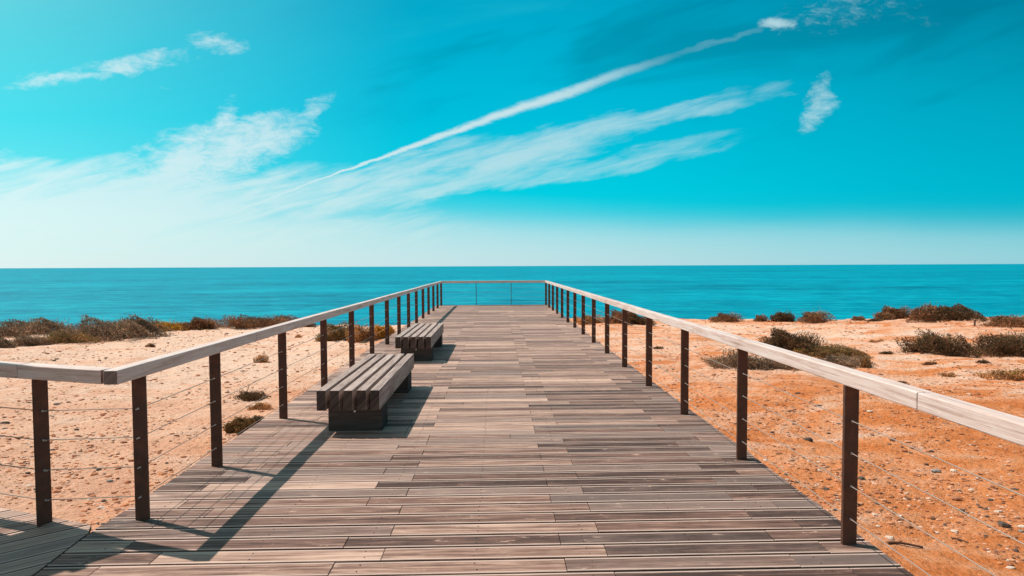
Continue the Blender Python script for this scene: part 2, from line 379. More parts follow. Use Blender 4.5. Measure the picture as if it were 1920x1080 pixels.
def leaf_mat():
    m, N, b = new_mat('shrub_leaves')
    a = N.n('ShaderNodeAttribute', attribute_name='tone').outputs['Color']
    N.put(b.inputs['Base Color'], a); b.inputs['Roughness'].default_value = 0.75; b.inputs['Specular IOR Level'].default_value = 0.15
    tr = N.n('ShaderNodeBsdfTranslucent'); N.put(tr.inputs[0], a)
    mx = N.n('ShaderNodeMixShader'); mx.inputs[0].default_value = 0.25
    out = [nd for nd in m.node_tree.nodes if nd.type == 'OUTPUT_MATERIAL'][0]
    m.node_tree.links.new(b.outputs[0], mx.inputs[1]); m.node_tree.links.new(tr.outputs[0], mx.inputs[2]); m.node_tree.links.new(mx.outputs[0], out.inputs[0])
    return m
M_LEAF = leaf_mat()
def stone_mat():
    m, N, b = new_mat('stone')
    a = N.n('ShaderNodeAttribute', attribute_name='tone').outputs['Color']
    p = N.n('ShaderNodeTexCoord').outputs['Object']; nz = N.noise(p, 30, 5, 0.65)
    N.put(b.inputs['Base Color'], N.mix(N.ss(nz, 0.35, 0.7, 0.0, 0.5), a, N.mix(1.0, a, (0.45, 0.4, 0.38, 1), 'MULTIPLY')))
    b.inputs['Roughness'].default_value = 0.9; bump(N, b, nz, 0.5, 0.01)
    return m
M_STONE = stone_mat()
m, N, b = new_mat('dry_bark')
p = N.n('ShaderNodeTexCoord').outputs['Object']; nz = N.noise(N.vm('MULTIPLY', p, (1, 1, 1)), 40, 4)
N.put(b.inputs['Base Color'], N.mix(nz, (0.05, 0.025, 0.015), (0.16, 0.08, 0.05))); b.inputs['Roughness'].default_value = 0.9
M_BARK = m

# ------------------------------------------------------------------ terrain
def vnoise(x, y, s, seed):
    X = np.asarray(x)*s + 1000.5+seed*17.3; Y = np.asarray(y)*s + 1000.5+seed*9.1
    xi = np.floor(X).astype(np.int64); yi = np.floor(Y).astype(np.int64); fx = X-xi; fy = Y-yi
    fx = fx*fx*(3-2*fx); fy = fy*fy*(3-2*fy)
    def h(a, b):
        n = (a*374761393 + b*668265263 + seed*974634777) & 0xffffffff
        n = ((n ^ (n >> 13))*1274126177) & 0xffffffff
        return ((n ^ (n >> 16)) & 0xffff)/65535.0
    return (h(xi, yi)*(1-fx)+h(xi+1, yi)*fx)*(1-fy) + (h(xi, yi+1)*(1-fx)+h(xi+1, yi+1)*fx)*fy - 0.5
GZ = -1.02
def edge(x):
    e = np.interp(x, [-70, -28, -20, -10, -4.4, 0, 4, 9.6, 17.8, 22.5, 30, 70], [22, 22.4, 24.0, 28.6, 25.8, 26.0, 28.8, 28.4, 27.0, 25.0, 24.0, 23])
    return e + vnoise(x, x*0, 0.45, 5)*1.6 + vnoise(x, x*0, 1.7, 6)*0.5
def gz(x, y):
    x = np.asarray(x, dtype=float); y = np.asarray(y, dtype=float)
    near = np.clip((np.abs(x+0.15)-2.0)/1.6, 0.2, 1)
    z = GZ + near*(vnoise(x, y, 0.22, 1)*0.30 + vnoise(x, y, 0.55, 2)*0.14) + vnoise(x, y, 1.9, 3)*0.06 + vnoise(x, y, 5.5, 4)*0.03 + vnoise(x, y, 11, 8)*0.02
    # a slope of loose sand rising at the right middle distance
    z = z + 0.16*np.exp(-((x-18.4)/4.0)**2-((y-22.4)/3.2)**2) + 0.10*np.exp(-((x-9.5)/3.4)**2-((y-16.3)/2.7)**2) + 0.38*np.exp(-((x-20.6)/1.9)**2-((y-26.0)/1.5)**2)
    d = y-edge(x)
    z = z - np.where(d > 0, d*0.95*np.clip(d/1.2, 0, 1), 0)
    return np.maximum(z, -26.0)
def place(px, py, zz=None):
    """the point of the sand seen at that spot of the photograph"""
    d = ray(px, py)
    z = GZ
    for _ in range(5):
        t = (z-CAM.z)/d.z; p = CAM+d*t; z = float(gz(p.x, p.y)) if p.y < 31 else GZ
    return Vector((p.x, p.y, z))
def grid_mesh(name, xs, ys, mat, fn, label, cat):
    X, Y = np.meshgrid(xs, ys); Z = fn(X, Y)
    V = np.stack([X.ravel(), Y.ravel(), Z.ravel()], 1); nx, ny = len(xs), len(ys)
    i = np.arange(nx-1)[None, :]+np.arange(ny-1)[:, None]*nx
    F = np.stack([i, i+1, i+1+nx, i+nx], -1).reshape(-1, 4)
    me = bpy.data.meshes.new(name); me.from_pydata(V.tolist(), [], F.tolist()); me.materials.append(mat)
    me.polygons.foreach_set('use_smooth', [True]*len(me.polygons))
    o = bpy.data.objects.new(name, me); col.objects.link(o); tag(o, label, cat, kind='structure'); return o
xs = np.concatenate([np.linspace(-90, -24, 34)[:-1], np.linspace(-24, -14, 80)[:-1], np.linspace(-14, 16, 420)[:-1], np.linspace(16, 26, 90)[:-1], np.linspace(26, 90, 34)])
ys = np.concatenate([np.linspace(-60, 0, 40)[:-1], np.linspace(0, 2, 12)[:-1], np.linspace(2, 14, 200)[:-1], np.linspace(14, 30, 150)[:-1], np.linspace(30, 60, 30)])
grid_mesh('ground', xs, ys, M_SAND, gz, 'dry orange sand of the clifftop on both sides of the boardwalk', 'ground')

xs2 = np.array([-90000, -20000, -5000, -1000, 0, 1000, 5000, 20000, 90000.0]); ys2 = np.array([-200, 0, 40, 200, 1000, 4000, 20000, 90000.0])
sea = grid_mesh('sea', xs2, ys2, M_SEA, lambda x, y: x*0-24.0, 'turquoise sea reaching to the horizon', 'sea')

# ------------------------------------------------------------------ boardwalk
Z0, Z1 = -0.035, 0.0
PITCHB, GAP = 0.1533, 0.017
XR, XL = 2.215, -2.54
SEAM0 = (-2.558, 3.759); SEAMD = (0.0958, -1.0)      # seam between the main deck and the angled wing
def seam_x(y): return SEAM0[0] + (SEAM0[1]-y)*0.0958 if y < SEAM0[1] else XL
deck = MB(); screws = MB()
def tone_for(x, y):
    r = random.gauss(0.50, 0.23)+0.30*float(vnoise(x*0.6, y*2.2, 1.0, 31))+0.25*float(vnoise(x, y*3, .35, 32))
    r -= 0.42*min(max((x+1.4)/2.8, 0), 1)*min(max((11-y)/5, 0), 1)  # vignette painted into the board tone, darker towards the near right
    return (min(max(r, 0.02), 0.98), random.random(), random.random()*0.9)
nrow = int(round((24.15+4.0)/PITCHB)); yend = 3.086
k0 = int((yend+4.0)/PITCHB)
for k in range(-k0, int((24.62-yend)/PITCHB)):
    y0 = yend+k*PITCHB+GAP/2; y1 = y0+PITCHB-GAP
    odd = (k % 2)
    base = -0.911 if not odd else -0.660
    js = [base+1.285*i for i in range(-1, 3)]
    if random.random() < 0.10: js = [j+random.choice((-.25, .25)) for j in js]
    jl = [j for j in js if seam_x(y0)+0.12 < j < XR-0.12]
    if random.random() < 0.12 and len(jl) > 2: jl.pop(random.randrange(len(jl)))
    xs_ = [None]+jl+[XR-random.uniform(0, .012)]
    lo0, lo1 = seam_x(y0)+0.006, seam_x(y1)+0.006
    if y0 > SEAM0[1]: j_ = random.uniform(0, .02); lo0 -= j_; lo1 -= j_
    for i in range(len(xs_)-1):
        a0 = lo0 if xs_[i] is None else xs_[i]+0.0015; a1 = lo1 if xs_[i] is None else xs_[i]+0.0015
        bb = xs_[i+1]-(0.0015 if i < len(xs_)-2 else 0)
        dz = random.gauss(0, 0.0009)
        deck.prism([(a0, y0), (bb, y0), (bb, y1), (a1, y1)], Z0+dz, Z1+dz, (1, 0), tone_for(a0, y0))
    if -0.5 < y0-2.6 < 9.5:
        for xj in [j for j in (-2.30, -1.41, -0.766, -0.126, 0.514, 1.15, 1.79) if j > seam_x(y0)+.1]:
            for yy in (y0+0.034, y1-0.034):
                xx = xj+random.gauss(0, .006); screws.tube((xx, yy, -0.004), (xx, yy, 0.0016), 0.0045, 7)
bw = deck.build('boardwalk', M_DECK, bevel=0.0025, seg=1)
tag(bw, 'weathered brown plank deck running straight out towards the sea', 'boardwalk', kind='structure')
o = screws.build('screws', M_SCREW, bw); o['kind'] = 'stuff'
sub = MB()
for x in (-2.3, -1.41, -0.77, -0.13, 0.51, 1.15, 1.79, 2.12):
    sub.box(x-0.035, x+0.035, 0.0 if x < -2 else -4, 24.6, -0.19, Z0-0.004, (0, 1))
sub.build('joists', M_UNDER, bw)
trim = MB(); trim.box(XR-0.06, XR-0.03, -4, 24.65, -0.19, Z0-0.004, (0, 1), (.45, .2, .3)); trim.build('fascia', M_UNDER, bw)
trim = MB(); trim.box(XL+0.02, XL+0.05, 3.8, 24.65, -0.19, Z0-0.004, (0, 1), (.3, .2, .3)); trim.build('fascia', M_UNDER, bw)
trim = MB(); trim.box(XL, XR, 24.69, 24.72, -0.2, 0.004, (1, 0), (.8, .6, .3)); trim.build('fascia', M_DECK, bw)
pil = MB()
for y in (1.0, 4.4, 7.8, 11.2, 14.6, 18.0, 21.2, 23.8):
    for x in (-2.1, 1.8):
        pil.obox((x, y), (1, 0), 0.1, 0.1, float(gz(x, y))-0.6, -0.19)
pil.build('pilings', M_UNDER, bw)

# the wing that turns off to the left near the camera
WA = R(36); wd = (math.cos(WA), math.sin(WA)); wt = (-wd[1], wd[0])
FA = R(20); fd = (-math.cos(FA), math.sin(FA)); fn_ = (math.sin(FA), math.cos(FA))
wing = MB()
def hit(off, p, d):
    # point on board edge line (off along wt) where it meets line p + r d
    # s*wd + off*wt = p + r*d
    ax, ay, bx, by = wd[0], -d[0], wd[1], -d[1]
    cx, cy = p[0]-off*wt[0], p[1]-off*wt[1]
    det = ax*by-ay*bx
    s = (cx*by-ay*cy)/det
    return s
def wing_end(off):
    s1 = hit(off, SEAM0, SEAMD); s2 = hit(off, SEAM0, fd)
    y1 = s1*wd[1]+off*wt[1]
    return s1 if y1 <= SEAM0[1] else s2
for k in range(-40, 70):
    o0 = k*PITCHB+GAP/2; o1 = o0+PITCHB-GAP
    e0, e1 = wing_end(o0)-0.006, wing_end(o1)-0.006
    s0 = e0-2.2-random.random()
    first = True
    while True:
        L = s0
        a0, a1 = L, L
        if e0*wd[0]+o0*wt[0] < -14: break
        q = [(a0*wd[0]+o0*wt[0], a0*wd[1]+o0*wt[1]), (e0*wd[0]+o0*wt[0], e0*wd[1]+o0*wt[1]), (e1*wd[0]+o1*wt[0], e1*wd[1]+o1*wt[1]), (a1*wd[0]+o1*wt[0], a1*wd[1]+o1*wt[1])]
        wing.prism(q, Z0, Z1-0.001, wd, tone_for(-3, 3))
        e0 = e1 = L-0.003; s0 = L-1.28
        if L < -14 or q[0][1] < -4: break
wo = wing.build('side_deck', M_DECK, bevel=0.0025, seg=1)
tag(wo, 'plank deck wing with diagonal boards turning off to the left', 'deck', kind='structure')
wj = MB()
for dd in (0.25, 1.1, 2.0, 3.0, 4.0):
    c0 = (SEAM0[0]-fn_[0]*dd, SEAM0[1]-fn_[1]*dd)
    wj.obox((c0[0]+fd[0]*6, c0[1]+fd[1]*6), fd, 6.0-dd*.2, 0.035, -0.19, Z0-0.005)
wj.build('joists', M_UNDER, wo)

# ------------------------------------------------------------------ railings
RZ0, RZ1 = 0.944, 1.032
CH = (0.735, 0.545, 0.35, 0.155)
def make_post(parent, x, y, d, fit=True, width=0.085, thick=0.022):
    """steel plate standing across the rail; d = direction of the rail"""
    t = (-d[1], d[0])
    mb = MB(); mb.obox((x, y), t, width/2, thick/2, -0.03, RZ0, (.5, .5, .5))
    o = mb.build('post', M_POST, parent, 0.002, seg=1)
    if fit:
        for s in (-1, 1):
            for h in CH:
                f = MB(); a = thick/2
                f.tube((x+d[0]*s*a, y+d[1]*s*a, h), (x+d[0]*s*(a+.007), y+d[1]*s*(a+.007), h), 0.0065, 8)
                f.tube((x+d[0]*s*(a+.007), y+d[1]*s*(a+.007), h), (x+d[0]*s*(a+.028), y+d[1]*s*(a+.028), h), 0.0034, 6)
                f.build('cable_fitting', M_FIT, o)
    return o
def make_cables(parent, p0, p1, r=0.0028):
    for h in CH:
        mb = MB()
        n = max(1, int(math.dist(p0, p1)/1.47+.5))
        for i in range(n):
            a = i/n; c = (i+1)/n
            q0 = (p0[0]+(p1[0]-p0[0])*a, p0[1]+(p1[1]-p0[1])*a, h); q1 = (p0[0]+(p1[0]-p0[0])*c, p0[1]+(p1[1]-p0[1])*c, h)
            mb.tube(q0, q1, r, 6)
        mb.build('cable', M_CABLE, parent)
def make_rail(parent, c0, d, cuts, W=0.044):
    """handrail timbers end to end along d from c0 at the given distances"""
    for a, c in zip(cuts[:-1], cuts[1:]):
        mb = MB(); m_ = (a+c)/2
        j = random.gauss(0, .0012)
        mb.obox((c0[0]+d[0]*m_, c0[1]+d[1]*m_), d, (c-a)/2-0.0012, W, RZ0, RZ1+j, (random.uniform(.35, .7), random.random(), random.random()*.6))
        mb.build('handrail', M_RAIL, parent, 0.007, seg=3)
PY = [24.548-1.5143*k for k in range(0, 18)]
D = (0, 1)
rr = empty('railing', (2.072, 3.4, 0)); tag(rr, 'sunlit timber and cable railing along the right side of the boardwalk', 'railing', 'railings round the boardwalk')
lr = empty('railing', (-2.328, 3.78, 0)); tag(lr, 'timber and cable railing along the left side, behind the benches', 'railing', 'railings round the boardwalk')
er = empty('railing', (0, 24.548, 0)); tag(er, 'short far railing across the sea end of the boardwalk, with two thin posts', 'railing', 'railings round the boardwalk')
wr = empty('railing', (-2.87, 3.68, 0)); tag(wr, 'angled near railing section at the left edge, beside the diagonal deck', 'railing', 'railings round the boardwalk')
built = []
for y in PY: built.append(make_post(rr, 2.072, y, D, y < 17))
for y in [q for q in PY if q > 4.5] + [3.84]: built.append(make_post(lr, -2.328, y, D, y < 17))
make_cables(rr, (2.072, PY[-1]), (2.072, 24.548)); make_cables(lr, (-2.328, 3.84), (-2.328, 24.548))
make_rail(rr, (2.072, 0), D, [-1.1, -0.27, 2.755, 5.98, 9.0, 12.03, 15.06, 18.09, 21.12, 24.50])
make_rail(lr, (-2.328, 0), D, [3.56, 5.60, 8.63, 11.66, 14.69, 17.72, 20.75, 24.50])
for x in (-0.861, 0.605): make_post(er, x, 24.548, (1, 0), False)
make_cables(er, (-2.328, 24.548), (2.072, 24.548))
make_rail(er, (0, 24.548), (1, 0), [-2.373, -0.14, 2.117])
RA = R(18); rd = (-math.cos(RA), math.sin(RA))
for s in (0.595, 2.05, 3.46, 4.93, 6.4): make_post(wr, -2.360+rd[0]*s, 3.612+rd[1]*s, rd, True)
c_ = (-2.360, 3.612)
for h in CH:
    mb = MB(); pa = (c_[0]+rd[0]*.595, c_[1]+rd[1]*.595)
    mb.tube((-2.328, 3.84, h), (*pa, h), .0034); mb.tube((*pa, h), (c_[0]+rd[0]*7.5, c_[1]+rd[1]*7.5, h), .0034); mb.build('cable', M_CABLE, wr)
make_rail(wr, c_, rd, [0.025, 0.73, 3.6, 7.6])

for root in (rr, lr, er, wr):
    for o in col.objects:
        if o.parent == root: o.location = -Vector(root.location)

# ------------------------------------------------------------------ unseen timber screen added left of the frame to shade the deck corner
sc_d = (-0.68, -0.733); SX, SY, SH = -3.75, 3.955, 2.26
root = empty('added_screen', (SX, SY, 0)); tag(root, 'tall unseen timber screen added on the left wing, its shadow darkening the lower left corner', 'screen')
sd_n = (-sc_d[1], sc_d[0])
for k in range(12):
    ex_ = 0.15 if k > 5 else 0.0; mb = MB(); mb.obox((sc_d[0]*(.95-ex_/2), sc_d[1]*(.95-ex_/2)), sc_d, .95+ex_/2, .016, .02+k*.19, .02+k*.19+.187); mb.build('board', M_BENCH, root, .002)
for q in (.08, .95, 1.85):
    mb = MB(); mb.obox((sc_d[0]*q+sd_n[0]*.052, sc_d[1]*q+sd_n[1]*.052), sc_d, .035, .034, 0.001, SH+.01); mb.build('post', M_UNDER, root, .003)

# ------------------------------------------------------------------ benches
def make_bench():
    root = empty('bench', (0, 0, 0))
    L, H = 2.40, 0.44; sw, sg = 0.0895, 0.041
    for i in range(5):
        mb = MB(); x = i*(sw+sg); dy = random.uniform(-.004, .004)
        mb.box(x, x+sw, dy, L+dy, 0.242, H, (0, 1), (random.uniform(.35, .7), random.random(), random.uniform(.2, .8)))
        mb.build('slat', M_BENCH, root, 0.004)
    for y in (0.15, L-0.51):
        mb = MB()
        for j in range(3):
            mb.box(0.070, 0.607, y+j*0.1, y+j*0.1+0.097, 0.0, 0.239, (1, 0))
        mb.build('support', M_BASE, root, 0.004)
        sp = MB()
        for i in range(4):
            x = sw+i*(sw+sg); sp.box(x+0.001, x+sg-0.001, y+0.01, y+0.28, 0.242, 0.38, (0, 1))
        sp.build('spacer', M_BASE, root)
    mb = MB(); mb.tube((0.335, 0.144, 0.20), (0.335, 0.15, 0.20), 0.012, 8); mb.tube((0.335, 0.138, 0.20), (0.335, 0.145, 0.20), 0.006, 6); mb.build('bolt', M_FIT, root)
    return root
b1 = make_bench(); b1.location = (-1.765, 5.71, 0.002)
b2 = make_bench()
b2.location = (-1.745, 10.03, 0.002)
tag(b1, 'nearer grey timber bench of five thick slats, larger in view', 'bench', 'benches on the boardwalk')
tag(b2, 'farther grey timber bench, towards the sea end behind the near one', 'bench', 'benches on the boardwalk')

# ------------------------------------------------------------------ shrubs
PAL = {
 'brown': [(0.16, 0.085, 0.045), (0.11, 0.065, 0.035), (0.075, 0.055, 0.03), (0.22, 0.12, 0.07), (0.06, 0.055, 0.03)],
 'grey':  [(0.15, 0.12, 0.09), (0.10, 0.09, 0.065), (0.20, 0.15, 0.11), (0.07, 0.07, 0.045), (0.12, 0.075, 0.05)],
 'green': [(0.085, 0.072, 0.032), (0.12, 0.095, 0.04), (0.16, 0.115, 0.055), (0.055, 0.05, 0.025), (0.20, 0.12, 0.06)],
 'dark':  [(0.045, 0.038, 0.022), (0.065, 0.05, 0.028), (0.09, 0.06, 0.035), (0.035, 0.035, 0.02), (0.14, 0.08, 0.045)],
 'yellow':[(0.14, 0.12, 0.03), (0.30, 0.20, 0.03), (0.09, 0.08, 0.03), (0.45, 0.28, 0.03), (0.20, 0.10, 0.03)],
 'straw': [(0.30, 0.19, 0.09), (0.20, 0.12, 0.05), (0.14, 0.10, 0.05), (0.38, 0.24, 0.12), (0.12, 0.08, 0.04)],
}
def shrub(name, label, cat, c, rx, ry, h, pal, n=2600, leaf=0.03, lobes=5, spiky=0.25, flowers=0, group=None, sink=0.04):
    """many small leaves spread through several overlapping low domes, with a few twigs"""
    n = int(n*3.4)
    lob = [(0.0, 0.0, 0.62, 1.0)]
    for i in range(lobes):
        a = rng.uniform(0, 2*math.pi); r = rng.uniform(0.25, 0.72)
        lob.append((r*math.cos(a), r*math.sin(a), rng.uniform(0.32, 0.55), rng.uniform(0.6, 1.0)))
    w = np.array([l[2]**2*l[3] for l in lob]); w /= w.sum()
    k = rng.choice(len(lob), n, p=w); Lb = np.array(lob)[k]
    th = rng.uniform(0, 2*math.pi, n); cz = rng.uniform(0.0, 1.0, n); rad = np.where(rng.random(n) < 0.75, rng.uniform(0.84, 1.05, n), rng.uniform(0.4, 0.9, n))
    rad = rad + (rng.random(n) < 0.06)*rng.uniform(0, spiky, n)
    sn = np.sqrt(1-cz**2)
    px = Lb[:, 0]+Lb[:, 2]*sn*np.cos(th)*rad; py = Lb[:, 1]+Lb[:, 2]*sn*np.sin(th)*rad; pz = Lb[:, 3]*cz*rad
    jit = 1+0.16*np.sin(px*9+pz*5)+0.12*np.sin(py*13+1.7)
    px, py, pz = px*rx*jit, py*ry*jit, pz*h*jit
    wx, wy = px+c[0], py+c[1]
    gzv = np.maximum(gz(wx, wy), c[2]-0.5*h-.1); wz = gzv-c[2]+pz-sink*h
    P0 = np.stack([px, py, wz], 1)
    out = np.stack([np.cos(th)*sn, np.sin(th)*sn, cz+0.25], 1)+rng.normal(0, 0.55, (n, 3)); out /= np.linalg.norm(out, axis=1)[:, None]
    sd = np.cross(out, rng.normal(0, 1, (n, 3))); sd /= np.linalg.norm(sd, axis=1)[:, None]
    L = 0.9*leaf*rng.uniform(0.5, 1.5, n)[:, None]; W = L*rng.uniform(0.22, 0.42, n)[:, None]
    V = np.stack([P0-sd*W, P0+out*L*0.9-sd*W*0.6, P0+out*L*1.3+sd*W*.2, P0+sd*W], 1).reshape(-1, 3)
    F = np.arange(n*4).reshape(-1, 4)
    pa = np.array(PAL[pal]); ci = pa[rng.integers(0, len(pa), n)]
    clump = 0.75+0.55*(vnoise(wx, wy, 2.2/max(rx, .2), 11)+0.5)+0.5*vnoise(wx, pz+wy, 7/max(rx, .3), 12)
    ci = ci*np.array([2.45, 2.0, 1.8])*clump[:, None]*rng.uniform(0.7, 1.3, n)[:, None]
    me = bpy.data.meshes.new('foliage'); me.from_pydata(V.tolist(), [], F.tolist()); me.materials.append(M_LEAF)
    ca = me.color_attributes.new('tone', 'FLOAT_COLOR', 'CORNER')
    ca.data.foreach_set('color', np.repeat(np.concatenate([ci, np.ones((n, 1))], 1), 4, 0).astype(np.float32).ravel())
    root = empty(name, c); tag(root, label, cat, group)
    fo = bpy.data.objects.new('foliage', me); col.objects.link(fo); fo.parent = root
    st = MB()
    for i in range(16):
        a = rng.uniform(0, 6.28); r = rng.uniform(0.2, .8)
        e = (rx*r*math.cos(a), ry*r*math.sin(a)); bz = max(float(gz(c[0]+e[0]*.3, c[1]+e[1]*.3))-c[2], -.1)
        st.tube((e[0]*.3, e[1]*.3, bz-.02), (e[0], e[1], bz+h*rng.uniform(.5, 0.98)), 0.006*max(h, .3)/.5, 4)
    st.build('stem', M_BARK, root)
    if flowers:
        fl = MB()
        ok = np.where(pz > 0.45*h)[0]
        for i in rng.choice(ok, min(flowers, len(ok)), replace=False):
            q = P0[i]+out[i]*leaf*.9; s = rng.uniform(.012, .024)
            b0 = len(fl.v)
            for a in range(5): fl.v.append((q[0]+s*math.cos(a*1.257), q[1]+s*math.sin(a*1.257), q[2]+rng.uniform(0, .01)))
            fl.f.append(tuple(range(b0, b0+5))); fl.c.append((.72, .48, .03)); fl.uv += [(0, 0)]*5
        fo2 = fl.build('flowers', M_LEAF, root); fo2['kind'] = 'stuff'
    return root
def shrub_px(x0, x1, ytop, ybase, pal, label, depth=0.6, name='shrub', cat='shrub', **kw):
    c = place((x0+x1)/2, ybase)
    k = c.y/FPX; edge_shift = c.y > float(edge(c.x))-1.2
    rx = (x1-x0)/2*k*1.15; ry = max(rx*depth, 0.12)
    c = c+Vector((ray((x0+x1)/2, ybase).x*ry/1.0*.7, ry*0.7, 0)); lim = float(edge(c.x))-0.35
    if c.y > lim: c = c*(lim/c.y)
    c.z = float(gz(c.x, c.y))
    base_px = ybase
    k2 = c.y/FPX
    # height so that its top reaches the photographed outline
    d = ray((x0+x1)/2, ytop); h = 0.86*(CAM.z + d.z/d.y*c.y - float(gz(c.x, c.y)))
    return shrub(name, label, cat, tuple(c), rx, ry, max(h, .05), pal, **kw)
G1 = 'low shrubs along the clifftop'
big = dict(group=G1)
shrub_px(-70, 118, 598, 634, 'grey', 'wide brown shrub mound at the far left edge, on the clifftop', n=7000, leaf=.045, lobes=9, **big)
shrub_px(118, 292, 596, 640, 'grey', 'largest rounded shrub mound left of the boardwalk, against the sea', n=9000, leaf=.045, lobes=9, **big)
shrub_px(262, 352, 601, 622, 'yellow', 'low shrub dotted with yellow flowers, right of the largest mound', n=4000, leaf=.035, lobes=7, flowers=150, **big)
shrub_px(352, 410, 594, 618, 'brown', 'small reddish round shrub between two mounds on the left', n=3000, leaf=.04, lobes=5, **big)
shrub_px(408, 556, 589, 614, 'brown', 'long brown shrub mound seen just above the left handrail', n=6500, leaf=.04, lobes=9, **big)
shrub_px(16, 88, 628, 650, 'grey', 'flat grey ground shrub in front of the leftmost mound', n=3000, leaf=.03, lobes=6, **big)
shrub_px(-30, 20, 632, 652, 'grey', 'cut off flat grey shrub on the sand at the very left edge', n=2200, leaf=.03, lobes=5, **big)
shrub_px(70, 180, 622, 644, 'green', 'pale green low fringe shrub before the largest mound', n=3500, leaf=.03, lobes=7, depth=.35, **big)
shrub_px(590, 672, 604, 640, 'green', 'olive green bush behind the left railing posts', n=6000, leaf=.035, lobes=7, **big)
shrub_px(655, 705, 606, 640, 'straw', 'straw coloured bush behind the left railing beside the olive one', n=3500, leaf=.03, lobes=6, flowers=30, **big)
shrub_px(694, 742, 607, 634, 'yellow', 'orange and yellow bush touching the left side of the deck', n=3500, leaf=.03, lobes=6, flowers=60, **big)
shrub_px(556, 592, 603, 613, 'dark', 'small dark low shrub beneath the left handrail', n=1200, leaf=.03, lobes=4, **big)
shrub_px(1082, 1140, 590, 606, 'straw', 'straw brown shrub seen between the right railing posts', n=3000, leaf=.035, lobes=6, **big)
shrub_px(1128, 1200, 579, 607, 'brown', 'taller brown shrub seen just under the right handrail', n=4500, leaf=.04, lobes=6, **big)
shrub_px(1170, 1228, 590, 609, 'dark', 'dark shrub under the right handrail, right of the taller one', n=3000, leaf=.035, lobes=5, **big)
shrub_px(1332, 1394, 586, 598, 'brown', 'first small mound shrub right of the handrail, on the cliff edge', n=2500, leaf=.035, lobes=5, **big)
shrub_px(1412, 1440, 589, 599, 'brown', 'tiny shrub on the cliff edge between two larger ones', n=900, leaf=.03, lobes=3, **big)
shrub_px(1448, 1494, 583, 602, 'dark', 'dark twiggy shrub on the cliff edge with ragged top', n=2400, leaf=.035, lobes=4, spiky=.5, **big)
shrub_px(1492, 1560, 582, 602, 'brown', 'peaked brown shrub on the cliff edge with a long right slope', n=3000, leaf=.035, lobes=5, spiky=.4, **big)
shrub_px(1596, 1624, 593, 603, 'brown', 'little round shrub alone on the cliff edge', n=1100, leaf=.03, lobes=3, **big)
shrub_px(1624, 1664, 598, 603, 'dark', 'thin dark strip shrub on the cliff edge', n=900, leaf=.03, lobes=4, **big)
shrub_px(1652, 1716, 575, 603, 'brown', 'tall round brown shrub, left one of the high group at right', n=4500, leaf=.04, lobes=6, **big)
shrub_px(1700, 1762, 573, 594, 'brown', 'middle shrub of the high group standing on the sand mound', n=3500, leaf=.04, lobes=6, **big)
shrub_px(1750, 1826, 573, 600, 'dark', 'dark shrub sloping down to the right, in the high group', n=4500, leaf=.04, lobes=6, spiky=.35, **big)
shrub_px(1838, 1960, 590, 614, 'brown', 'wide brown shrub at the far right edge by the sea', n=4800, leaf=.04, lobes=8, **big)
G2 = 'shrubs standing on the open sand'
shrub_px(1432, 1548, 618, 664, 'dark', 'tall dark bush in the middle of the sand, above the right handrail', n=9000, leaf=.032, lobes=8, group=G2)
shrub_px(1500, 1612, 646, 672, 'green', 'green bush with tiny yellow flowers, right of the tall dark bush', n=7000, leaf=.026, lobes=9, flowers=110, group=G2, depth=.5)
shrub_px(1530, 1628, 668, 688, 'grey', 'grey mat of low plants below the flowering bush', n=3500, leaf=.025, lobes=8, group=G2, depth=.4)
shrub_px(1326, 1500, 664, 692, 'grey', 'long grey mat of low plants behind the right handrail', n=6500, leaf=.028, lobes=10, group=G2, depth=.35)
shrub_px(1612, 1630, 668, 690, 'green', 'small upright green sprig at the end of the grey mat', n=700, leaf=.026, lobes=2, group=G2)
shrub_px(1706, 1825, 624, 666, 'dark', 'olive brown mat shrub, left half of the dark band at right', n=7500, leaf=.032, lobes=9, group=G2)
shrub_px(1790, 1975, 620, 670, 'dark', 'dark mat shrub running out of the frame at right', n=10000, leaf=.032, lobes=10, group=G2)
shrub_px(1850, 1945, 694, 714, 'straw', 'dry straw tuft at the right edge below the dark shrubs', n=2200, leaf=.03, lobes=8, flowers=15, group=G2)
shrub_px(428, 482, 782, 812, 'green', 'round green bush touching the left deck edge', n=4200, leaf=.02, lobes=5, group=G2, sink=.0)
shrub_px(470, 500, 780, 796, 'grey', 'small grey green bush half behind the left deck edge', n=1500, leaf=.018, lobes=4, group=G2)
shrub_px(436, 494, 733, 752, 'dark', 'flat dark plant with a bare twig, on the sand left of the near bench', n=1800, leaf=.018, lobes=6, group=G2, spiky=.6)
shrub_px(468, 514, 754, 768, 'straw', 'faded yellowish mat below the twiggy plant', n=1200, leaf=.016, lobes=6, group=G2)
shrub_px(478, 506, 664, 680, 'straw', 'small dry tuft in the sand behind the left cables', n=900, leaf=.022, lobes=4, group=G2)
